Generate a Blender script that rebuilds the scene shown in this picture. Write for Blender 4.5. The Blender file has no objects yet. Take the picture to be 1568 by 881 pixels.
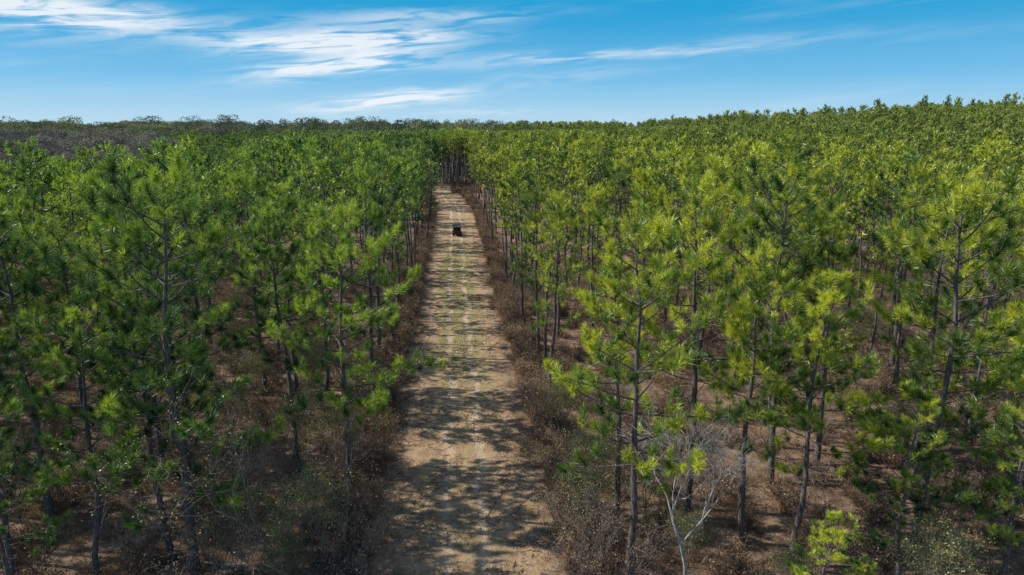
import bpy, bmesh, math, random
import numpy as np
from mathutils import Vector, Matrix

random.seed(4)
R0 = np.random.default_rng(11)
scene = bpy.context.scene
YAW = math.radians(4.9)
CAMZ = 18.0
SUN_EL = 39.0
SUN_AZ = -77.0   # clockwise from +Y

def W(X, Y):
    return (X*math.cos(YAW)+Y*math.sin(YAW), -X*math.sin(YAW)+Y*math.cos(YAW))

def sm(t):
    t = np.clip(t, 0, 1); return t*t*(3-2*t)

def roadc(y):
    return -4.0*sm((np.asarray(y, float)-150)/75)

def hgt(x, y):
    x = np.asarray(x, float); y = np.asarray(y, float)
    d = np.hypot(x, y)
    az = np.degrees(np.arctan2(x, y))-4.9
    h = 12*sm((az-1)/36)*sm((d-110)/300)
    h = h-7*sm((-az-12)/15)*sm((d-70)/130)*(1-sm((d-230)/200))
    h = h+(3.5+2.2*sm((-az-2)/12)+1.5*np.sin(az*.45)+1.2*np.sin(az*1.1+1))*sm((d-420)/350)
    h = np.where(y < 0, 0, h)
    return h

# ------------------------------------------------------------ node helpers
class NT:
    def __init__(s, tree):
        s.t = tree; s.n = tree.nodes; s.l = tree.links
    def add(s, typ, **kw):
        n = s.n.new(typ)
        for k, v in kw.items():
            setattr(n, k, v)
        return n
    def put(s, sock, v):
        if isinstance(v, bpy.types.NodeSocket): s.l.new(v, sock)
        elif isinstance(v, (int, float)):
            sock.default_value = v
        else:
            v = tuple(v)
            if len(v) == 3 and sock.type == 'RGBA': v = v+(1,)
            sock.default_value = v
    def m(s, op, a, b=0.0, c=0.0, clamp=False):
        n = s.n.new('ShaderNodeMath'); n.operation = op; n.use_clamp = clamp
        s.put(n.inputs[0], a); s.put(n.inputs[1], b); s.put(n.inputs[2], c)
        return n.outputs[0]
    def mix(s, f, a, b, mode='MIX'):
        n = s.n.new('ShaderNodeMix'); n.data_type = 'RGBA'; n.blend_type = mode
        s.put(n.inputs[0], f); s.put(n.inputs[6], a); s.put(n.inputs[7], b)
        return n.outputs[2]
    def noise(s, vec, scale, detail=4, rough=.55, dist=0.0):
        n = s.n.new('ShaderNodeTexNoise')
        if vec is not None: s.l.new(vec, n.inputs['Vector'])
        n.inputs['Scale'].default_value = scale; n.inputs['Detail'].default_value = detail
        n.inputs['Roughness'].default_value = rough; n.inputs['Distortion'].default_value = dist
        return n.outputs['Fac']
    def ss(s, v, a, b, lo=0.0, hi=1.0):
        n = s.n.new('ShaderNodeMapRange'); n.interpolation_type = 'SMOOTHSTEP'
        s.put(n.inputs[0], v); s.put(n.inputs[1], a); s.put(n.inputs[2], b)
        s.put(n.inputs[3], lo); s.put(n.inputs[4], hi)
        return n.outputs[0]
    def scalev(s, vec, sc):
        n = s.n.new('ShaderNodeVectorMath'); n.operation = 'MULTIPLY'
        s.l.new(vec, n.inputs[0]); n.inputs[1].default_value = sc
        return n.outputs[0]

def newmat(name):
    m = bpy.data.materials.new(name); m.use_nodes = True
    m.node_tree.nodes.clear()
    nt = NT(m.node_tree)
    return m, nt, nt.add('ShaderNodeOutputMaterial')

def foliage_mat(name, dark, mid, light, transl=.35, gloss=.06, rnd=.5, stand=False):
    m, nt, out = newmat(name)
    at = nt.add('ShaderNodeAttribute', attribute_name='tint').outputs['Fac']
    oi = nt.add('ShaderNodeObjectInfo').outputs['Random']
    geo = nt.add('ShaderNodeNewGeometry')
    big = nt.noise(geo.outputs['Position'], .06, 2)
    v = nt.m('ADD', at, nt.m('MULTIPLY', nt.m('SUBTRACT', oi, .5), rnd))
    v = nt.m('ADD', v, nt.m('MULTIPLY', nt.m('SUBTRACT', big, .5), .5))
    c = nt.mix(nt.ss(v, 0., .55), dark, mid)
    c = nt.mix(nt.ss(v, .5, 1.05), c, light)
    if stand:   # shade painted into needle colour west of the road, sunlit yellow to the east
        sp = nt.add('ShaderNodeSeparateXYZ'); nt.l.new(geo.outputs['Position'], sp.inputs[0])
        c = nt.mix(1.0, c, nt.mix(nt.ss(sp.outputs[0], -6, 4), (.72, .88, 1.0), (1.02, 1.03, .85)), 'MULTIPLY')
    d = nt.add('ShaderNodeBsdfDiffuse'); nt.put(d.inputs['Color'], c)
    t = nt.add('ShaderNodeBsdfTranslucent')
    nt.put(t.inputs['Color'], nt.mix(1.0, c, (1.15, 1.1, .5), 'MULTIPLY'))
    g = nt.add('ShaderNodeBsdfGlossy'); g.inputs['Roughness'].default_value = .42
    nt.put(g.inputs['Color'], (.8, .85, .8))
    m1 = nt.add('ShaderNodeMixShader'); m1.inputs[0].default_value = transl
    nt.l.new(d.outputs[0], m1.inputs[1]); nt.l.new(t.outputs[0], m1.inputs[2])
    m2 = nt.add('ShaderNodeMixShader'); m2.inputs[0].default_value = gloss
    nt.l.new(m1.outputs[0], m2.inputs[1]); nt.l.new(g.outputs[0], m2.inputs[2])
    nt.l.new(m2.outputs[0], out.inputs[0])
    return m

def simple_mat(name, c1, c2, scale=6, rough=.85, stretch=(1, 1, 1), metal=0, bump=.3):
    m, nt, out = newmat(name)
    tc = nt.add('ShaderNodeTexCoord').outputs['Object']
    n = nt.noise(nt.scalev(tc, stretch), scale, 5, .65)
    p = nt.add('ShaderNodeBsdfPrincipled')
    nt.put(p.inputs['Base Color'], nt.mix(nt.ss(n, .35, .65), c1, c2))
    p.inputs['Roughness'].default_value = rough; p.inputs['Metallic'].default_value = metal
    if bump:
        b = nt.add('ShaderNodeBump'); b.inputs['Strength'].default_value = bump
        b.inputs['Distance'].default_value = .03
        nt.l.new(n, b.inputs['Height']); nt.l.new(b.outputs[0], p.inputs['Normal'])
    nt.l.new(p.outputs[0], out.inputs[0])
    return m

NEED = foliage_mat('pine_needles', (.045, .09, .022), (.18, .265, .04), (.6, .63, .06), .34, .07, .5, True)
NEED_FAR = foliage_mat('pine_needles_far', (.06, .1, .045), (.165, .23, .065), (.4, .44, .11), .32, .04, .6, True)  # slight distance haze put into the colour: paler, bluer darks
BARK = simple_mat('pine_bark', (.045, .037, .035), (.17, .14, .125), 5, .9, (3, 3, .6))
PALE = simple_mat('pale_bark', (.3, .28, .25), (.55, .52, .48), 5, .9, (2, 2, .6))
GBARK = simple_mat('grey_pine_bark', (.16, .14, .13), (.38, .34, .3), 5, .9, (3, 3, .6))
TWIG = simple_mat('twig_bark', (.13, .10, .085), (.35, .28, .23), 8, .9)
DRY = foliage_mat('dry_brush_leaf', (.10, .058, .038), (.25, .155, .10), (.46, .34, .235), .25, .03)
TAN = foliage_mat('dry_grass_blade', (.2, .135, .085), (.41, .30, .195), (.6, .49, .35), .3, .03)
OLIVE = foliage_mat('shrub_leaf', (.06, .085, .03), (.21, .23, .07), (.42, .41, .14), .35, .05)
HARD = foliage_mat('hardwood_leaf', (.10, .12, .09), (.2, .225, .13), (.38, .36, .2), .2, .0, .9)
BAREW = foliage_mat('bare_hardwood_twig', (.15, .145, .13), (.26, .235, .2), (.44, .37, .28), .1, .0, .6)

# ------------------------------------------------------------ mesh builder
class MB:
    def __init__(s): s.v = []; s.f = []; s.mi = []; s.t = []; s.n = 0
    def add(s, v, f, mi, t):
        v = np.asarray(v, float).reshape(-1, 3); f = np.asarray(f, int).reshape(-1, 3)
        s.v.append(v); s.f.append(f+s.n); s.mi.append(np.full(len(f), mi))
        s.t.append(np.broadcast_to(np.asarray(t, float), (len(v),)).copy()); s.n += len(v)
    def tube(s, P, r, n=6, mi=0):
        P = np.asarray(P, float); r = np.asarray(r, float); k = len(P)
        T = np.gradient(P, axis=0); T /= np.linalg.norm(T, axis=1)[:, None]+1e-9
        ref = np.array([1., 0, 0]) if abs(T[0, 0]) < .8 else np.array([0, 1., 0])
        A = np.cross(T, ref); A /= np.linalg.norm(A, axis=1)[:, None]+1e-9
        B = np.cross(T, A)
        a = np.arange(n)*2*math.pi/n
        V = P[:, None, :]+r[:, None, None]*(np.cos(a)[None, :, None]*A[:, None, :]+np.sin(a)[None, :, None]*B[:, None, :])
        i = np.arange(k-1)[:, None]*n; j = np.arange(n)[None, :]; j2 = (j+1) % n
        q1 = np.stack([i+j, i+j2, i+n+j2], -1).reshape(-1, 3)
        q2 = np.stack([i+j, i+n+j2, i+n+j], -1).reshape(-1, 3)
        s.add(V.reshape(-1, 3), np.vstack([q1, q2]), mi, .5)
    def blades(s, p0, d, L, w, mi, tint, rng):
        N = len(p0)
        rv = rng.normal(size=(N, 3)); side = np.cross(d, rv)
        side /= np.linalg.norm(side, axis=1)[:, None]+1e-9
        V = np.stack([p0-side*w[:, None], p0+side*w[:, None], p0+d*L[:, None]], 1).reshape(-1, 3)
        s.add(V, np.arange(3*N).reshape(-1, 3), mi, np.repeat(tint, 3))
    def mesh(s, name, mats, smooth=True):
        v = np.vstack(s.v); f = np.vstack(s.f); mi = np.concatenate(s.mi); t = np.concatenate(s.t)
        me = bpy.data.meshes.new(name)
        me.vertices.add(len(v)); me.vertices.foreach_set('co', v.ravel())
        me.loops.add(len(f)*3); me.loops.foreach_set('vertex_index', f.ravel().astype(np.int32))
        me.polygons.add(len(f)); me.polygons.foreach_set('loop_start', (np.arange(len(f))*3).astype(np.int32))
        me.polygons.foreach_set('material_index', mi.astype(np.int32))
        a = me.attributes.new('tint', 'FLOAT', 'POINT'); a.data.foreach_set('value', t)
        for m in mats: me.materials.append(m)
        me.update(calc_edges=True)
        return me

def nrm(v): return v/(np.linalg.norm(v, axis=-1, keepdims=True)+1e-9)

def tufts(mb, P, A, tint, nb, L0, w0, rng, mi=1, spread=(8, 92)):
    P = np.asarray(P); A = nrm(np.asarray(A)); n = len(P)
    p = np.repeat(P, nb, 0); a = np.repeat(A, nb, 0); N = n*nb
    rv = rng.normal(size=(N, 3)); perp = nrm(np.cross(a, rv))
    s = rng.random(N)
    ph = np.radians(spread[0]+(spread[1]-spread[0])*(1-s)**.8*rng.uniform(.75, 1.1, N))
    d = a*np.cos(ph)[:, None]+perp*np.sin(ph)[:, None]
    sz = np.repeat(rng.uniform(.7, 1.25, n), nb)
    p = p-a*((1-s)*.32*L0/.28)[:, None]
    t = np.repeat(np.asarray(tint), nb)+rng.uniform(-.1, .1, N)+.16*(s-.5)
    mb.blades(p, d, L0*sz*rng.uniform(.7, 1.1, N), w0*rng.uniform(.7, 1.2, N), mi, t, rng)

# lod -1: trees closest to the viewpoint
def build_pine(name, seed, H=15.5, cb=5.5, Lmax=2.5, lod=0, mat=None, bark=None):
    rng = np.random.default_rng(seed)
    mb = MB()
    hero = lod < 0; L_ = max(lod, 0)
    k = 10
    z = np.linspace(0, H, k)
    wx = np.cumsum(rng.normal(0, .11, k)); wy = np.cumsum(rng.normal(0, .11, k)); wx -= wx[0]; wy -= wy[0]
    TP = np.stack([wx, wy, z], 1)
    r = .15*(1-z/H)**.8*(H/15.)+.018; r[0] *= 1.25
    mb.tube(TP, r, [8, 6, 4][L_], 0)
    def tr(zz): return np.array([np.interp(zz, z, wx), np.interp(zz, z, wy), zz])
    TPs = []; TA = []; TT = []
    zz = cb; azb = rng.random()*6.28
    side_gap = rng.random()*6.28
    while zz < H-.35:
        t = (zz-cb)/(H-cb)
        prof = np.interp(t, [0, .12, .3, .6, .85, 1], [.65, .95, 1.0, .8, .5, .22])
        nb = int(rng.choice([2, 3, 4, 5], p=[.34, .38, .2, .08])) if t > .12 else int(rng.integers(1, 4 if hero else 3))
        azb += rng.uniform(.4, 1.2)
        for i in range(nb):
            az = azb+i*2*math.pi/nb+rng.uniform(-.5, .5)
            L = Lmax*prof*rng.uniform(.4, 1.25)*(1+.22*math.cos(az-side_gap))
            el = math.radians(-6+48*t+rng.uniform(-14, 14))
            p = tr(zz+rng.uniform(-.15, .15)); pts = [p]; dirs = []
            m = 6; e = el; a = az
            for q in range(m-1):
                dv = np.array([math.cos(a)*math.cos(e), math.sin(a)*math.cos(e), math.sin(e)])
                p = p+dv*L/(m-1); pts.append(p); dirs.append(dv)
                e += math.radians(rng.uniform(-3, 13)); a += rng.uniform(-.16, .16)
            dirs.append(dirs[-1]); pts = np.array(pts); dirs = np.array(dirs)
            mb.tube(pts, np.linspace(.042, .012, m)*(.6+.4*L/Lmax), [5, 3, 3][L_], 0)
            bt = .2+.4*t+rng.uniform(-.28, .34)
            s = (.4 if hero else .4)+rng.uniform(0, .14)
            sgn = 1
            step = (.38 if hero else [.37, .44, .60][L_])/max(L, .6)
            while s < 1.0:
                q = s*(m-1); i0 = min(int(q), m-2); f = q-i0
                bp = pts[i0]*(1-f)+pts[i0+1]*f; bd = dirs[i0]
                sd = nrm(np.cross(bd, [0, 0, 1]))*sgn; sgn = -sgn
                th = math.radians(rng.uniform(30, 75))
                td = bd*math.cos(th)+sd*math.sin(th)+np.array([0, 0, rng.uniform(.1, .8)])
                td = nrm(td)
                tl = rng.uniform(.3, .95)*(1.35-.6*s)
                tip = bp+td*tl
                if L_ == 0: mb.tube([bp, (bp+tip)/2+[0, 0, -.02], tip], [.012, .009, .007], 3, 0)
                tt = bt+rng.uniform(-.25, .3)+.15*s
                TPs.append(tip); TA.append(td+[0, 0, .5]); TT.append(tt)
                if hero:
                    for _ in range(int(rng.integers(1, 3))):
                        td2 = nrm(td+rng.normal(0, .6, 3)+[0, 0, .2]); tip2 = tip-td*.18+td2*.24
                        TPs.append(tip2); TA.append(td2+[0, 0, .45]); TT.append(tt+rng.uniform(-.1, .12))
                elif tl > .5 and rng.random() < .5 and lod < 2:
                    td2 = nrm(td+rng.normal(0, .55, 3)); tip2 = bp+td*tl*.55+td2*.28
                    TPs.append(tip2); TA.append(td2+[0, 0, .5]); TT.append(bt+rng.uniform(-.25, .1))
                s += step*rng.uniform(.7, 1.3)
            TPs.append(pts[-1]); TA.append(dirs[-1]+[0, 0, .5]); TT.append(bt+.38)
        zz += rng.uniform(.48, .84)
    for i in range(4):
        TPs.append(tr(H-.1-.22*i)+rng.normal(0, .06, 3)); TA.append(np.array([rng.normal(0, .35), rng.normal(0, .35), 1.])); TT.append(.85)
    if lod < 2:
        for i in range(12):
            z0 = rng.uniform(cb*.35, cb+1); a = rng.random()*6.28; L = rng.uniform(.3, 1.7)
            p = tr(z0); dv = np.array([math.cos(a), math.sin(a), rng.uniform(-.15, .35)])
            mb.tube([p, p+dv*L*.5, p+dv*L+[0, 0, -.05]], [.02, .014, .005], 3, 0)
    nbl, L0, w0 = (60, .36, .0135) if hero else [(58, .38, .0165), (15, .41, .055), (9, .53, .125)][L_]
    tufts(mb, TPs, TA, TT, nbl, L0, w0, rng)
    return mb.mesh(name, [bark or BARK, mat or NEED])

def branch_rec(mb, p, d, L, r, depth, rng, tips, n=4, spread=.6, grav=.05):
    pts = [p]; rr = [r]; q = p.copy(); dd = d.copy(); k = 4
    kids = []
    for i in range(k):
        dd = nrm(dd+rng.normal(0, .16, 3)+np.array([0, 0, grav]))
        q = q+dd*L/k; pts.append(q); rr.append(r*(1-.55*(i+1)/k))
        if depth > 0 and i >= 1:
            for _ in range(int(rng.integers(1, 3))): kids.append((q.copy(), dd.copy(), rr[-1]))
    mb.tube(pts, rr, 5 if depth > 1 else 3, 0)
    tips.append((q, dd))
    if depth > 0:
        for (a, b, c) in kids:
            nd = nrm(b+nrm(rng.normal(0, 1, 3))*rng.uniform(spread*.7, spread*1.4))
            branch_rec(mb, a, nd, L*rng.uniform(.45, .75), max(c*.65, .007), depth-1, rng, tips, n, spread, grav)

def build_broadleaf(name, seed, H, mats, depth=3, leaves=0, lw=.05, multi=1, r=.07, spread=.75, trunk=.35):
    rng = np.random.default_rng(seed); mb = MB(); tips = []
    for i in range(multi):
        d = nrm(np.array([rng.normal(0, .28 if multi > 1 else .05), rng.normal(0, .28 if multi > 1 else .05), 1.]))
        branch_rec(mb, np.array([rng.normal(0, .1), rng.normal(0, .1), 0.]), d, H*.72, r, depth, rng, tips, spread=spread)
    if leaves:
        P = np.array([t[0] for t in tips]); D = np.array([t[1] for t in tips])
        N = len(P)*leaves
        p = np.repeat(P, leaves, 0)+rng.normal(0, .16, (N, 3)); d = nrm(rng.normal(0, 1, (N, 3)))
        tn = np.repeat(rng.uniform(.1, .9, len(P)), leaves)
        mb.blades(p, d, rng.uniform(.7, 1.3, N)*lw*2, rng.uniform(.7, 1.2, N)*lw, 1, tn, rng)
    return mb.mesh(name, mats)

def build_clump(name, seed, H, nb, w, rad, mats, twigs=0):
    rng = np.random.default_rng(seed); mb = MB()
    a = rng.random(nb)*6.28; rr = rad*np.sqrt(rng.random(nb))
    p = np.stack([rr*np.cos(a), rr*np.sin(a), np.zeros(nb)-.02], 1)
    d = nrm(np.stack([np.cos(a)*rng.uniform(-.2, .9, nb), np.sin(a)*rng.uniform(-.2, .9, nb), rng.uniform(.5, 1.2, nb)], 1))
    mb.blades(p, d, H*rng.uniform(.4, 1.1, nb), np.full(nb, w), 1, rng.uniform(.05, .95, nb), rng)
    for i in range(twigs):
        aa = rng.random()*6.28; t = nrm(np.array([math.cos(aa)*.6, math.sin(aa)*.6, rng.uniform(.6, 1.4)]))
        e = t*H*rng.uniform(.8, 1.3); mb.tube([[0, 0, 0], e*.5+[0, 0, .03], e], [.012, .008, .004], 3, 0)
        n = 26; s = rng.uniform(.3, 1, n)
        mb.blades(e[None, :]*s[:, None]+rng.normal(0, .1*H, (n, 3)), nrm(rng.normal(0, 1, (n, 3))), rng.uniform(.05, .12, n), rng.uniform(.015, .032, n), 1, rng.uniform(.1, .9, n), rng)
    return mb.mesh(name, mats)

def build_debris(name, seed, mats):
    """fallen sticks and leaf litter lying on the ground"""
    rng = np.random.default_rng(seed); mb = MB()
    for i in range(5):
        p = np.array([rng.normal(0, .3), rng.normal(0, .3), .02]); a = rng.random()*6.28; L = rng.uniform(.15, .7)
        d = np.array([math.cos(a), math.sin(a), .03])
        mb.tube([p, p+d*L*.5+rng.normal(0, .02, 3)*[1, 1, .3], p+d*L], [.013, .011, .006], 4, 0)
    n = 26
    p = np.column_stack([rng.normal(0, .35, n), rng.normal(0, .35, n), rng.uniform(.01, .03, n)])
    d = nrm(np.column_stack([rng.normal(0, 1, n), rng.normal(0, 1, n), rng.uniform(0, .4, n)]))
    mb.blades(p, d, rng.uniform(.06, .2, n), rng.uniform(.012, .03, n), 1, rng.uniform(0, .8, n), rng)
    return mb.mesh(name, mats)

def build_far_hardwood(name, seed, H, mat, dens=1.0):
    rng = np.random.default_rng(seed); mb = MB()
    mb.tube([[0, 0, 0], [.1, 0, H*.4], [0, .1, H*.8]], [.25, .18, .06], 5, 0)
    for i in range(9):
        a = rng.random()*6.28; rd = rng.uniform(0, H*.26)
        c = np.array([math.cos(a)*rd, math.sin(a)*rd, H*rng.uniform(.42, .86)]); s = H*rng.uniform(.1, .19)
        mb.tube([[0, 0, H*.35], (c+[0, 0, H*.35])/2, c], [.12, .08, .03], 4, 0)
        n = int(150*dens)
        u = nrm(rng.normal(0, 1, (n, 3)))*rng.uniform(.55, 1.08, n)[:, None]
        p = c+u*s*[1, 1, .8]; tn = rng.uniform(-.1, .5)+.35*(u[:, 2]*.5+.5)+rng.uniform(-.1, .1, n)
        mb.blades(p, nrm(u+rng.normal(0, .7, (n, 3))), rng.uniform(.5, 1.1, n)*.75, rng.uniform(.14, .28, n), 1, tn, rng)
    return mb.mesh(name, [BARK, mat])

# ------------------------------------------------------------ scatter through geometry nodes
def src_collection(name, meshes):
    c = bpy.data.collections.new(name)
    for i, me in enumerate(meshes):
        c.objects.link(bpy.data.objects.new(me.name, me))
    return c

def scatter(name, pts, rotz, scl, idx, coll, tilt=.04):
    me = bpy.data.meshes.new(name); n = len(pts)
    me.vertices.add(n); me.vertices.foreach_set('co', np.asarray(pts, float).ravel())
    rot = np.zeros((n, 3)); rot[:, 2] = rotz; rot[:, :2] = R0.normal(0, tilt, (n, 2))
    a = me.attributes.new('rot', 'FLOAT_VECTOR', 'POINT'); a.data.foreach_set('vector', rot.ravel())
    s = np.asarray(scl, float)
    if s.ndim == 1: s = np.repeat(s[:, None], 3, 1)
    a = me.attributes.new('scl', 'FLOAT_VECTOR', 'POINT'); a.data.foreach_set('vector', s.ravel())
    a = me.attributes.new('idx', 'INT', 'POINT'); a.data.foreach_set('value', np.asarray(idx, np.int32))
    me.update()
    ob = bpy.data.objects.new(name, me); scene.collection.objects.link(ob)
    ng = bpy.data.node_groups.new(name+'_nodes', 'GeometryNodeTree')
    ng.interface.new_socket('Geometry', in_out='INPUT', socket_type='NodeSocketGeometry')
    ng.interface.new_socket('Geometry', in_out='OUTPUT', socket_type='NodeSocketGeometry')
    N = ng.nodes; L = ng.links
    gi = N.new('NodeGroupInput'); go = N.new('NodeGroupOutput')
    ci = N.new('GeometryNodeCollectionInfo'); ci.inputs['Collection'].default_value = coll
    ci.inputs['Separate Children'].default_value = True; ci.inputs['Reset Children'].default_value = True
    ip = N.new('GeometryNodeInstanceOnPoints'); ip.inputs['Pick Instance'].default_value = True
    def na(nm, ty):
        x = N.new('GeometryNodeInputNamedAttribute'); x.data_type = ty; x.inputs['Name'].default_value = nm
        return x.outputs['Attribute']
    L.new(gi.outputs[0], ip.inputs['Points']); L.new(ci.outputs[0], ip.inputs['Instance'])
    L.new(na('idx', 'INT'), ip.inputs['Instance Index']); L.new(na('rot', 'FLOAT_VECTOR'), ip.inputs['Rotation'])
    L.new(na('scl', 'FLOAT_VECTOR'), ip.inputs['Scale'])
    L.new(ip.outputs[0], go.inputs[0])
    md = ob.modifiers.new('scatter', 'NODES'); md.node_group = ng
    return ob

# ------------------------------------------------------------ ground + road
def ground_material(name):
    m, nt, out = newmat(name)
    pos = nt.add('ShaderNodeNewGeometry').outputs['Position']
    sep = nt.add('ShaderNodeSeparateXYZ'); nt.l.new(pos, sep.inputs[0])
    x0, y = sep.outputs[0], sep.outputs[1]
    x = nt.m('ADD', x0, nt.ss(y, 150, 225, 0, 4.0))
    n1 = nt.noise(pos, .35, 5, .6); n2 = nt.noise(pos, 1.7, 6, .7); n3 = nt.noise(pos, 9, 5, .75)
    n4 = nt.noise(pos, .9, 4, .6)
    lit = nt.mix(nt.ss(n2, .35, .66), (.14, .09, .062), (.34, .22, .145))
    lit = nt.mix(nt.m('MULTIPLY', nt.ss(n1, .48, .66), .7), lit, (.45, .31, .2))
    lit = nt.mix(nt.m('MULTIPLY', nt.ss(n3, .52, .75), .6), lit, (.52, .39, .27))
    lit = nt.mix(nt.m('MULTIPLY', nt.ss(n3, .45, .3), .55), lit, (.065, .042, .032))
    rd = nt.mix(nt.ss(n2, .3, .7), (.38, .25, .14), (.57, .39, .23))
    st = nt.noise(nt.scalev(pos, (2.2, .14, 1)), 1.6, 5, .65)
    rd = nt.mix(nt.m('MULTIPLY', nt.ss(st, .5, .72), .5), rd, (.66, .49, .31))
    rd = nt.mix(nt.m('MULTIPLY', nt.ss(n3, .5, .68), .6), rd, (.27, .17, .1))
    rd = nt.mix(nt.m('MULTIPLY', nt.ss(n4, .48, .62), .55), rd, (.31, .2, .115))
    w1 = nt.m('MULTIPLY', nt.m('SUBTRACT', nt.noise(nt.scalev(pos, (0, 1, 0)), .12, 2), .5), 1.6)
    w2 = nt.m('MULTIPLY', nt.m('SUBTRACT', nt.noise(nt.scalev(pos, (.6, 1, 0)), .6, 3), .5), .5)
    xw = nt.m('ADD', x, nt.m('ADD', w1, w2))
    ax = nt.m('ABSOLUTE', xw)
    tr1 = nt.ss(nt.m('ABSOLUTE', nt.m('SUBTRACT', ax, .85)), .06, .42, 1, 0)
    brk = nt.ss(nt.noise(nt.scalev(pos, (1, .35, 1)), .8, 4, .65), .34, .56)
    trv = nt.m('MULTIPLY', tr1, brk)
    rd = nt.mix(nt.m('MULTIPLY', trv, .7), rd, (.68, .52, .36))
    gy = nt.m('MULTIPLY', nt.ss(y, 36, 58), nt.ss(y, 118, 96))
    gm = nt.m('MULTIPLY', nt.m('MULTIPLY', gy, nt.ss(ax, 2.8, 1.2)), nt.ss(nt.m('ADD', n2, nt.m('MULTIPLY', nt.m('SUBTRACT', n4, .5), .8)), .34, .54))
    cs = nt.m('MULTIPLY', nt.ss(ax, .75, .3), nt.m('MULTIPLY', nt.ss(n2, .42, .62), .4))
    gm = nt.m('MAXIMUM', nt.m('MULTIPLY', gm, nt.m('SUBTRACT', 1.0, nt.m('MULTIPLY', tr1, .8))), cs)
    rd = nt.mix(nt.m('MULTIPLY', gm, .8), rd, (.28, .28, .10))
    edge = nt.m('ADD', nt.m('ABSOLUTE', x), nt.m('ADD', nt.m('MULTIPLY', nt.m('SUBTRACT', n4, .5), 3.4), nt.m('MULTIPLY', nt.m('SUBTRACT', n3, .5), 2.2)))
    mask = nt.ss(edge, 2.6, 4.4, 1, 0)
    mask = nt.m('MULTIPLY', mask, nt.ss(y, 236, 212))
    clr = nt.m('MULTIPLY', nt.ss(nt.m('ABSOLUTE', nt.m('SUBTRACT', y, 140)), 12, 30, 1, 0), nt.ss(edge, 4.3, 6.3, 1, 0))
    mask = nt.m('MAXIMUM', mask, nt.m('MULTIPLY', clr, .9))
    col = nt.mix(mask, lit, rd)
    p = nt.add('ShaderNodeBsdfPrincipled'); nt.put(p.inputs['Base Color'], col)
    p.inputs['Roughness'].default_value = .95; p.inputs['Specular IOR Level'].default_value = .15
    b = nt.add('ShaderNodeBump'); b.inputs['Strength'].default_value = 1.0; b.inputs['Distance'].default_value = .14
    hh = nt.m('ADD', nt.m('MULTIPLY', n3, .6), n2)
    hh = nt.m('SUBTRACT', hh, nt.m('MULTIPLY', trv, .3))
    nt.l.new(hh, b.inputs['Height']); nt.l.new(b.outputs[0], p.inputs['Normal'])
    nt.l.new(p.outputs[0], out.inputs[0])
    return m

def grid_mesh(name, xs, ys, zf, mat, xoff=None):
    X, Y = np.meshgrid(xs, ys)
    if xoff is not None: X = X+xoff(Y)
    Z = zf(X, Y)
    v = np.stack([X, Y, Z], -1).reshape(-1, 3); nx = len(xs); ny = len(ys)
    i = np.arange(ny-1)[:, None]*nx+np.arange(nx-1)[None, :]
    f = np.stack([i, i+1, i+nx+1, i+nx], -1).reshape(-1, 4)
    me = bpy.data.meshes.new(name); me.from_pydata(v.tolist(), [], f.tolist()); me.materials.append(mat)
    for p in me.polygons: p.use_smooth = True
    ob = bpy.data.objects.new(name, me); scene.collection.objects.link(ob); return ob

GM = ground_material('pine_straw_ground')
sx = np.sinh(np.linspace(-5, 5, 161))/math.sinh(5)*4500
sy = np.concatenate([np.linspace(-300, 400, 90), np.geomspace(410, 9000, 70)])
grid_mesh('ground', sx, sy, hgt, GM)
grid_mesh('dirt_road', np.linspace(-7, 7, 15), np.linspace(-40, 238, 120), lambda X, Y: X*0+.004, GM, roadc)

# ------------------------------------------------------------ tree meshes
HH = [15.8, 15.2, 15.0, 15.5, 14.0]
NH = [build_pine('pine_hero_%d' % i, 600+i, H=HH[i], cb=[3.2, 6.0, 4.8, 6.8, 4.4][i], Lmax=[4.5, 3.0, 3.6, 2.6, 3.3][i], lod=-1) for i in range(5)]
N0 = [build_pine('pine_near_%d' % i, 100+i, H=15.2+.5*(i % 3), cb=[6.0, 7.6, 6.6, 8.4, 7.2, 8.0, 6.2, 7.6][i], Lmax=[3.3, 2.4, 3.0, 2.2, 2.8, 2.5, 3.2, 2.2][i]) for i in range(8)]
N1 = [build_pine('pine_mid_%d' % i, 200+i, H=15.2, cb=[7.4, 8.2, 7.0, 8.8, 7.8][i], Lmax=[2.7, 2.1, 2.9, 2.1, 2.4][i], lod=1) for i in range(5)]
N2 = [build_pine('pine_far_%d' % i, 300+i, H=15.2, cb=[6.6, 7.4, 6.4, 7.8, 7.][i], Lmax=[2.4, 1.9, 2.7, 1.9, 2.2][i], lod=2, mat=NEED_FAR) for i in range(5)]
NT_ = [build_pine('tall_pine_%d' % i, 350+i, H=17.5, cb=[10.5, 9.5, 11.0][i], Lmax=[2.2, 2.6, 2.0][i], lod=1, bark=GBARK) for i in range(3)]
C1 = src_collection('pine_mid_src', N1); C2 = src_collection('pine_far_src', N2); CT = src_collection('tall_pine_src', NT_)

def place(name, me, X, Y, s=1.0, sz=None, rot=None, lean=0.0):
    x, y = W(X, Y)
    ob = bpy.data.objects.new(name, me); scene.collection.objects.link(ob)
    ob.location = (x, y, float(hgt(x, y))-.05)
    ob.rotation_euler = (random.gauss(0, .02), random.gauss(0, .02)+lean, random.random()*6.28 if rot is None else rot)
    ob.scale = (s, s, sz or s)
    return ob

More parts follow.
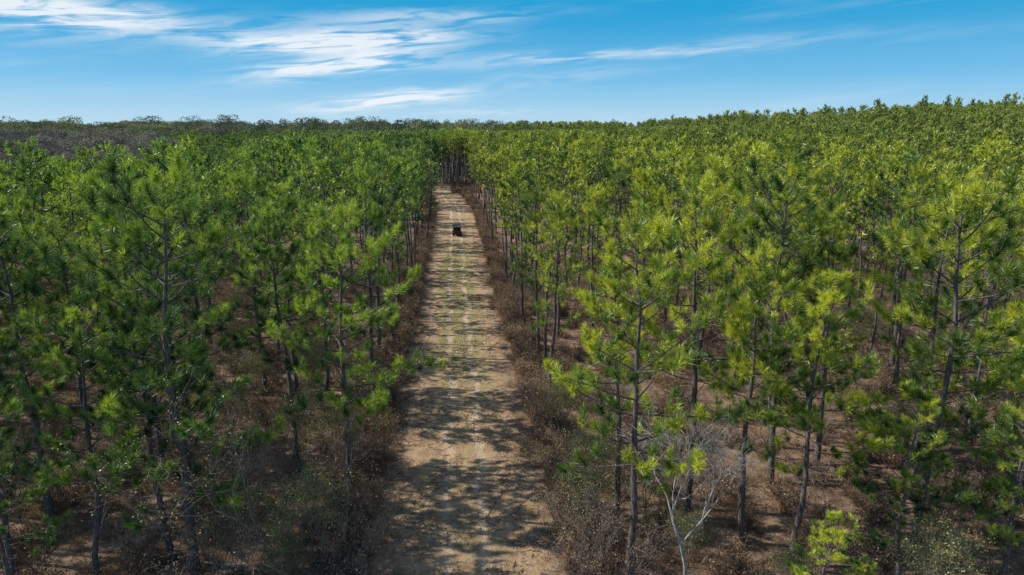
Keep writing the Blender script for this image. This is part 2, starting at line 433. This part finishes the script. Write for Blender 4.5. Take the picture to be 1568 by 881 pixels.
near = [
 (16.8, 25.8, 15.8, 0), (4.5, 24.3, 14.9, 2), (8.2, 30, 15.3, 1), (10.0, 27.2, 13.2, 3), (11.6, 25.7, 12.0, 4),
 (4.6, 29.0, 12.5, 3), (21.5, 24.5, 14.2, 2), (13.2, 32.5, 16.0, 0), (19.5, 31, 15.2, 1), (24.5, 30, 15.5, 3),
 (28, 34, 15.5, 2), (10.2, 20.2, 5.2, 4), (16.5, 34.5, 14, 3), (14.6, 23.2, 8.4, 4), (18.6, 22.8, 9.5, 2),
 (-13.3, 24.6, 16.3, 0), (-17.2, 24.4, 11.6, 4), (-14.8, 25.9, 12.2, 3), (-8.1, 30.2, 14.7, 2), (-20.6, 24.6, 12.5, 1),
 (-15.7, 30.2, 14.2, 3), (-21.7, 28.5, 14.5, 1), (-19.0, 33.5, 15.2, 0), (-25.5, 31, 15.6, 2), (-29, 35, 15.5, 1), (-12.2, 34.5, 14.0, 3),
 (-24.5, 26.0, 12.8, 3), (-36, 31, 15, 1), 
 (-9.0, 40, 15.2, 1), (-13.8, 40.8, 14.8, 3), (-18.3, 21.2, 8.5, 4),
]
occ = []
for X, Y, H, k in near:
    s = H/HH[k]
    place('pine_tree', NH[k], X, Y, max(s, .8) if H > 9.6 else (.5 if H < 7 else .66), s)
    occ.append(W(X, Y))
occ = np.array(occ)

pts = []
for sgn in (-1, 1):
    for k in range(0, 130):
        xx = sgn*(6.3+3.9*k)
        yv = 20+random.random()*3
        while yv < 470:
            yv += random.uniform(2.7, 4.8)
            if abs(xx+ (float(roadc(yv)) if sgn < 0 else 0)) < 9 and yv > 226: continue
            pts.append((xx+random.gauss(0, .65)+(float(roadc(yv)) if sgn < 0 else 0), yv+random.gauss(0, .5)))
for k in range(-5, 4):
    yv = 262+random.random()*3
    while yv < 470:
        yv += random.uniform(2.6, 4.2); pts.append((k*2.9+random.gauss(0, .6), yv))
pts = np.array(pts)
X = pts[:, 0]*math.cos(YAW)-pts[:, 1]*math.sin(YAW); Yf = pts[:, 0]*math.sin(YAW)+pts[:, 1]*math.cos(YAW)
az = np.degrees(np.arctan2(X, Yf)); d = np.hypot(X, Yf)
keep = (Yf > 36.5) & (np.abs(az) < 43)
keep |= (az < -41) & (d > 38) & (d < 110) & (az > -50)
rr = R0.random(len(pts)); px_ = pts[:, 0]
keep &= ~((px_ > 0) & (Yf < 75) & (rr < .55)); keep &= ~((px_ > 0) & (Yf >= 75) & (Yf < 170) & (rr < .47)); keep &= ~((px_ > 0) & (Yf >= 170) & (rr < .34))
keep &= ~((px_ < 0) & (rr < .29)); keep &= ~((px_ < 0) & (px_ > -20) & (Yf < 200) & (rr < .42))
keep &= ~((az < -26.5) & (d > 205) & (d < 420))
keep &= np.array([np.min(np.hypot(*(occ-p).T)) > 2.3 for p in pts])
pts = pts[keep]; d = d[keep]; X = X[keep]; Yf = Yf[keep]
nearm = d < 62
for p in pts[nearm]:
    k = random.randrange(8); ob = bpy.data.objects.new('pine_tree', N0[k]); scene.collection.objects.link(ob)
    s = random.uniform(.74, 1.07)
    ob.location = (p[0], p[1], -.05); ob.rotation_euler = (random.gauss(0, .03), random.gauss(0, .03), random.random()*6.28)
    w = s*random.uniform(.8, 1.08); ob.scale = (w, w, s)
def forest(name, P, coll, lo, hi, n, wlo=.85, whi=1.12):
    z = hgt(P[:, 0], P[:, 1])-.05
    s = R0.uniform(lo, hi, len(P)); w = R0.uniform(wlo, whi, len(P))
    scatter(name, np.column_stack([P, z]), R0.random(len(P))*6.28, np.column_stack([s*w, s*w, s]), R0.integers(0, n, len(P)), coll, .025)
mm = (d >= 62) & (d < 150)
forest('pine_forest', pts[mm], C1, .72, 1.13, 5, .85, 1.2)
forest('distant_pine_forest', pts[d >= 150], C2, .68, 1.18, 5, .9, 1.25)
tp = [(random.uniform(-12, 9), random.uniform(226, 262)) for _ in range(105)]
tp = np.array([p for p in tp if not (p[1] < 236 and abs(p[0]+4) < 3)])
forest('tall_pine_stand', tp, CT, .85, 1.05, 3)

HWD = [build_far_hardwood('hardwood_%d' % i, 400+i, 17, HARD) for i in range(4)]
BHW = [build_far_hardwood('bare_hardwood_%d' % i, 410+i, 17, BAREW, .8) for i in range(3)]
CH = src_collection('hardwood_src', HWD); CB = src_collection('bare_hardwood_src', BHW)
def polar(n, a0, a1, r0, r1):
    a = np.radians(R0.uniform(a0, a1, n)+4.9); r = np.sqrt(R0.uniform(r0**2, r1**2, n))
    return np.column_stack([r*np.sin(a), r*np.cos(a)])
P = polar(3800, -8, 42, 455, 950)
forest('far_pine_woods', P, C2, .65, 1.5, 5, .95, 1.4)
P = polar(150, 4, 42, 330, 480)
forest('emergent_pines', P, C2, 1.2, 1.5, 5, .8, 1.0)
P = polar(2600, -42, -2, 430, 950)
forest('hardwood_forest', P, CH, .6, 1.3, 4, .9, 1.4)
P = polar(110, -42, 4, 430, 650)
forest('big_hardwoods', P, CH, 1.25, 1.6, 4, .9, 1.3)
P = polar(900, -42, -2, 420, 900)
forest('bare_hardwood_forest', P, CB, .6, 1.3, 3, .9, 1.4)
P = polar(650, -44, -26.5, 208, 430)
forest('bare_hardwood_stand', P, CB, .75, 1.2, 3)
P = polar(120, -44, -24, 215, 430)
forest('hardwood_stand', P, CH, .7, 1.15, 4)
P = polar(90, 2, 40, 420, 600)
forest('mixed_hardwoods', P, CH, .85, 1.3, 4)

# ------------------------------------------------------------ undergrowth
cl = [build_clump('dry_grass_%d' % i, 500+i, .5, 60, .011, .3, [TWIG, TAN]) for i in range(3)]
cl2 = [build_clump('brush_%d' % i, 520+i, .9, 40, .012, .35, [TWIG, DRY], twigs=12) for i in range(4)]
CG = src_collection('dry_grass_src', cl); CBr = src_collection('brush_src', cl2)
def field(n, ymax, xin):
    Y = 20+(ymax-20)*R0.random(n)**.75; Xl = R0.uniform(-1, 1, n)*(Y*.85+6)
    x = Xl*math.cos(YAW)+Y*math.sin(YAW); y = -Xl*math.sin(YAW)+Y*math.cos(YAW)
    k = np.abs(x)+R0.normal(0, .45, n) > xin
    return np.column_stack([x[k], y[k]])
P = field(10500, 120, 3.5); P = np.column_stack([P, P[:, 0]*0])
scatter('dry_grass', P, R0.random(len(P))*6.28, R0.uniform(.4, 1.3, len(P)), R0.integers(0, 3, len(P)), CG, .1)
P = field(5000, 100, 4.3)
n = 2300; sd = np.where(R0.random(n) < .5, -1, 1)
yy = 20+R0.random(n)*190
V = np.column_stack([sd*(4.4+np.abs(R0.normal(0, 1.0, n)))+roadc(yy), yy])
V2 = np.column_stack([R0.uniform(-1, 8, 260), R0.uniform(200, 240, 260)])
P = np.vstack([P, V, V2]); P = np.column_stack([P, P[:, 0]*0])
scatter('dry_brush', P, R0.random(len(P))*6.28, R0.uniform(.4, 1.4, len(P)), R0.integers(0, 4, len(P)), CBr, .1)
DB = src_collection('debris_src', [build_debris('debris_%d' % i, 560+i, [TWIG, DRY]) for i in range(3)])
n = 600; yy = 20+R0.random(n)**1.3*90
P = np.column_stack([R0.uniform(-4.2, 4.2, n), yy, np.full(n, .004)])
scatter('road_debris', P, R0.random(n)*6.28, R0.uniform(.6, 1.5, n), R0.integers(0, 3, n), DB, .0)

bare = build_broadleaf('bare_tree', 31, 5.6, [PALE, DRY], depth=4, r=.085, spread=.8)
bare2 = build_broadleaf('bare_sapling', 41, 3.4, [TWIG, DRY], depth=3, r=.035, spread=.7)
sap = build_broadleaf('sapling', 33, 7.5, [TWIG, OLIVE], depth=3, leaves=7, lw=.035, r=.06, spread=.6)
shr = build_broadleaf('shrub', 35, 3.6, [TWIG, OLIVE], depth=3, leaves=9, lw=.035, r=.03, multi=4, spread=.6)
shb = build_broadleaf('shrub2', 37, 3.2, [TWIG, DRY], depth=3, leaves=4, lw=.03, r=.03, multi=4, spread=.6)
place('bare_tree', bare, 6.8, 24.2, 1.0, rot=2.6); place('bare_tree', bare, 8.1, 27.5, .8)
place('sapling_tree', sap, -10.0, 24.6); place('sapling_tree', sap, -10.8, 27.5, .75); place('sapling_tree', sap, -7.6, 27, .6)
place('leafy_shrub', shr, 3.5, 29); place('leafy_shrub', shr, 2.9, 27.3, .8); place('leafy_shrub', shr, -8.6, 25.3, .9); place('leafy_shrub', shr, -11.6, 25, .8)
for (a, b, s) in [(2.6, 25, .8), (3.2, 23.8, .9), (-7.2, 25, .8), (-9, 27.5, 1), (1.8, 33, .8), (-8.5, 33, .9), (-13, 29, 1), (1.2, 40, .9), (-11.8, 24, 1), (12, 24.5, .7), (6, 33, 1), (-6.2, 29, .6)]:
    place('brush_shrub', shb, a, b, s)
US = src_collection('understory_src', [bare2, shb, shr])
P = field(320, 85, 6.0); P = np.column_stack([P, P[:, 0]*0])
scatter('understory_saplings', P, R0.random(len(P))*6.28, R0.uniform(.35, 1.0, len(P)), R0.choice([0, 1, 2], len(P), p=[.5, .36, .14]), US, .1)

# ------------------------------------------------------------ utility vehicle
dark = simple_mat('dark_paint', (.02, .022, .02), (.035, .035, .03), 3, .4, bump=0)
rub = simple_mat('rubber', (.015, .015, .015), (.03, .028, .025), 10, .9)
seatm = simple_mat('seat_vinyl', (.05, .04, .03), (.08, .06, .05), 10, .7)
metl = simple_mat('cage_steel', (.03, .03, .03), (.05, .05, .05), 10, .45, metal=.6, bump=0)
lamp = simple_mat('lamp_glass', (.5, .08, .05), (.6, .1, .06), 10, .3, bump=0)
utv = bpy.data.objects.new('utility_vehicle', None); scene.collection.objects.link(utv)
utv.location = (.25, 119, .005); utv.rotation_euler = (0, 0, .04)
def bm_obj(nm, bm, mat, bev=.03):
    me = bpy.data.meshes.new(nm)
    if bev: bmesh.ops.bevel(bm, geom=bm.edges[:], offset=bev, segments=2, affect='EDGES')
    bm.to_mesh(me); bm.free(); me.materials.append(mat)
    o = bpy.data.objects.new(nm, me); scene.collection.objects.link(o); o.parent = utv; return o
def box(nm, c, s, mat, bev=.03, taper=1.0):
    bm = bmesh.new(); bmesh.ops.create_cube(bm, size=1)
    for v in bm.verts:
        if v.co.z > 0: v.co.y *= taper
        v.co = Vector((v.co.x*s[0]+c[0], v.co.y*s[1]+c[1], v.co.z*s[2]+c[2]))
    return bm_obj(nm, bm, mat, bev)
box('chassis', (0, 0, .45), (1.2, 2.7, .22), dark)
box('hood', (0, 1.05, .78), (1.3, .75, .42), dark, .06, .7)
box('cargo_bed_floor', (0, -.95, .72), (1.35, 1.0, .1), dark)
for sx_ in (-1, 1):
    box('cargo_bed_side', (sx_*.66, -.95, .92), (.06, 1.0, .3), dark, .015)
    box('fender', (sx_*.62, .95, .72), (.34, .7, .1), dark)
    box('rear_fender', (sx_*.66, -.9, .645), (.3, .8, .045), dark, .01)
    box('tail_lamp', (sx_*.55, -1.5, .8), (.14, .05, .1), lamp, .01)
    for yy in (-.95, .95):
        bm = bmesh.new(); bmesh.ops.create_cone(bm, cap_ends=True, segments=24, radius1=.34, radius2=.34, depth=.26)
        bm.transform(Matrix.Translation((sx_*.66, yy, .34)) @ Matrix.Rotation(math.pi/2, 4, 'Y'))
        bm_obj('wheel', bm, rub, .04)
    box('seat_base', (sx_*.3, -.05, .75), (.5, .5, .18), seatm); box('seat_back', (sx_*.3, -.3, 1.1), (.48, .14, .55), seatm)
box('tailgate', (0, -1.46, .93), (1.36, .05, .32), dark, .015)
box('roof', (0, -.05, 1.9), (1.35, 1.35, .07), dark, .025)
box('dash', (0, .66, .98), (1.2, .15, .22), dark)
box('rear_panel', (0, -.44, 1.15), (1.2, .04, .75), dark, .01)
mbt = MB()
for s_ in (-.62, .62):
    mbt.tube([[s_, .8, .9], [s_*.95, .45, 1.84], [s_*.95, -.6, 1.84], [s_, -.62, .7]], [.028]*4, 8, 0)
    mbt.tube([[s_*.95, -.1, .6], [s_*.95, -.1, 1.84]], [.025]*2, 8, 0)
for y_ in (.45, -.6): mbt.tube([[-.6, y_, 1.84], [.6, y_, 1.84]], [.025]*2, 8, 0)
o = bpy.data.objects.new('roll_cage', mbt.mesh('roll_cage', [metl])); scene.collection.objects.link(o); o.parent = utv

bm = bmesh.new(); bmesh.ops.create_cone(bm, cap_ends=True, segments=10, radius1=.07, radius2=.06, depth=1.3)
me = bpy.data.meshes.new('wooden_post'); bm.to_mesh(me); bm.free(); me.materials.append(TWIG)
po = bpy.data.objects.new('wooden_post', me); scene.collection.objects.link(po)
px, py = W(18.7, 26.2); po.location = (px, py, .6)

# ------------------------------------------------------------ world
wd = bpy.data.worlds.new("World"); scene.world = wd; wd.use_nodes = True
wd.node_tree.nodes.clear(); nt = NT(wd.node_tree)
BGS = .15
out = nt.add('ShaderNodeOutputWorld'); bg = nt.add('ShaderNodeBackground'); nt.l.new(bg.outputs[0], out.inputs[0])
sky = nt.add('ShaderNodeTexSky'); sky.sky_type = 'NISHITA'; sky.sun_disc = False
sky.sun_elevation = math.radians(SUN_EL); sky.sun_rotation = math.radians(SUN_AZ % 360)
sky.air_density = 1.0; sky.dust_density = .3; sky.ozone_density = 2.0
tc = nt.add('ShaderNodeTexCoord').outputs['Generated']
sp = nt.add('ShaderNodeSeparateXYZ'); nt.l.new(tc, sp.inputs[0])
azn = nt.m('ARCTAN2', sp.outputs[0], sp.outputs[1]); zn = sp.outputs[2]
cmb = nt.add('ShaderNodeCombineXYZ'); nt.l.new(azn, cmb.inputs[0]); nt.l.new(zn, cmb.inputs[1])
v2 = cmb.outputs[0]
def c_(r, g, b): return (r/BGS, g/BGS, b/BGS)
ramp = nt.mix(nt.ss(zn, -.01, .08), c_(.48, .71, .88), c_(.16, .51, .83))
ramp = nt.mix(nt.ss(zn, .045, .165), ramp, c_(.0, .34, .68))
lowf = nt.m('MULTIPLY', nt.ss(zn, .55, .2), .94)
skyc = nt.mix(lowf, sky.outputs[0], ramp)
wob = nt.m('MULTIPLY', nt.m('SUBTRACT', nt.noise(nt.scalev(v2, (5, 20, 1)), 1.0, 4, .6), .5), .035)
zz = nt.m('ADD', zn, wob)
blobs = [(-8.2, .116, .135, .015, .05, 1.8), (-9.0, .082, .10, .012, .13, 1.7), (-4.8, .041, .10, .009, .07, 1.6),
         (-30, .132, .19, .018, -.03, 1.6), (12.5, .0995, .24, .008, .05, .6), (3.6, .024, .10, .005, .02, .5),
         (-2.5, .148, .16, .008, .04, .5), (-35, .108, .07, .008, -.02, .8), (8, .07, .15, .010, .04, .25)]
tot = None
for a0, z0, w, h, sl, am in blobs:
    du = nt.m('SUBTRACT', azn, math.radians(a0))
    dv = nt.m('SUBTRACT', nt.m('SUBTRACT', zz, z0), nt.m('MULTIPLY', du, sl))
    e = nt.m('ADD', nt.m('POWER', nt.m('ABSOLUTE', nt.m('DIVIDE', du, w)), 2), nt.m('POWER', nt.m('ABSOLUTE', nt.m('DIVIDE', dv, h)), 2))
    g = nt.m('MULTIPLY', nt.m('EXPONENT', nt.m('MULTIPLY', e, -1)), am)
    tot = g if tot is None else nt.m('ADD', tot, g)
rotv = nt.add('ShaderNodeVectorRotate'); rotv.rotation_type = 'Z_AXIS'; rotv.inputs['Angle'].default_value = -.09
nt.l.new(v2, rotv.inputs[0])
fib = nt.noise(nt.scalev(rotv.outputs[0], (9, 85, 1)), 1.0, 7, .6, .7)
cl_ = nt.m('MULTIPLY', tot, nt.ss(fib, .34, .6), clamp=True)
cl_ = nt.m('ADD', cl_, nt.m('MULTIPLY', nt.ss(nt.noise(nt.scalev(rotv.outputs[0], (3, 30, 1)), 1.0, 6, .6), .5, .85), .2), clamp=True)
skyc = nt.mix(nt.m('MULTIPLY', cl_, .9), skyc, c_(.88, .93, .98))
nt.l.new(skyc, bg.inputs[0]); bg.inputs[1].default_value = BGS

a = math.radians(SUN_AZ); e = math.radians(SUN_EL)
S = Vector((math.sin(a)*math.cos(e), math.cos(a)*math.cos(e), math.sin(e)))
sl = bpy.data.lights.new('sun', 'SUN'); sl.energy = 5.0; sl.angle = math.radians(.5); sl.color = (1, .95, .86)
so = bpy.data.objects.new('sun', sl); scene.collection.objects.link(so); so.rotation_euler = S.to_track_quat('Z', 'Y').to_euler()

cam = bpy.data.cameras.new('camera'); cam.lens = 24; cam.sensor_width = 36; cam.clip_end = 20000
co = bpy.data.objects.new('camera', cam); scene.collection.objects.link(co)
co.location = (-.3, 0, CAMZ); co.rotation_euler = (math.radians(77), 0, -YAW)
scene.camera = co
scene.view_settings.view_transform = 'Standard'; scene.view_settings.look = 'None'; scene.view_settings.exposure = 0
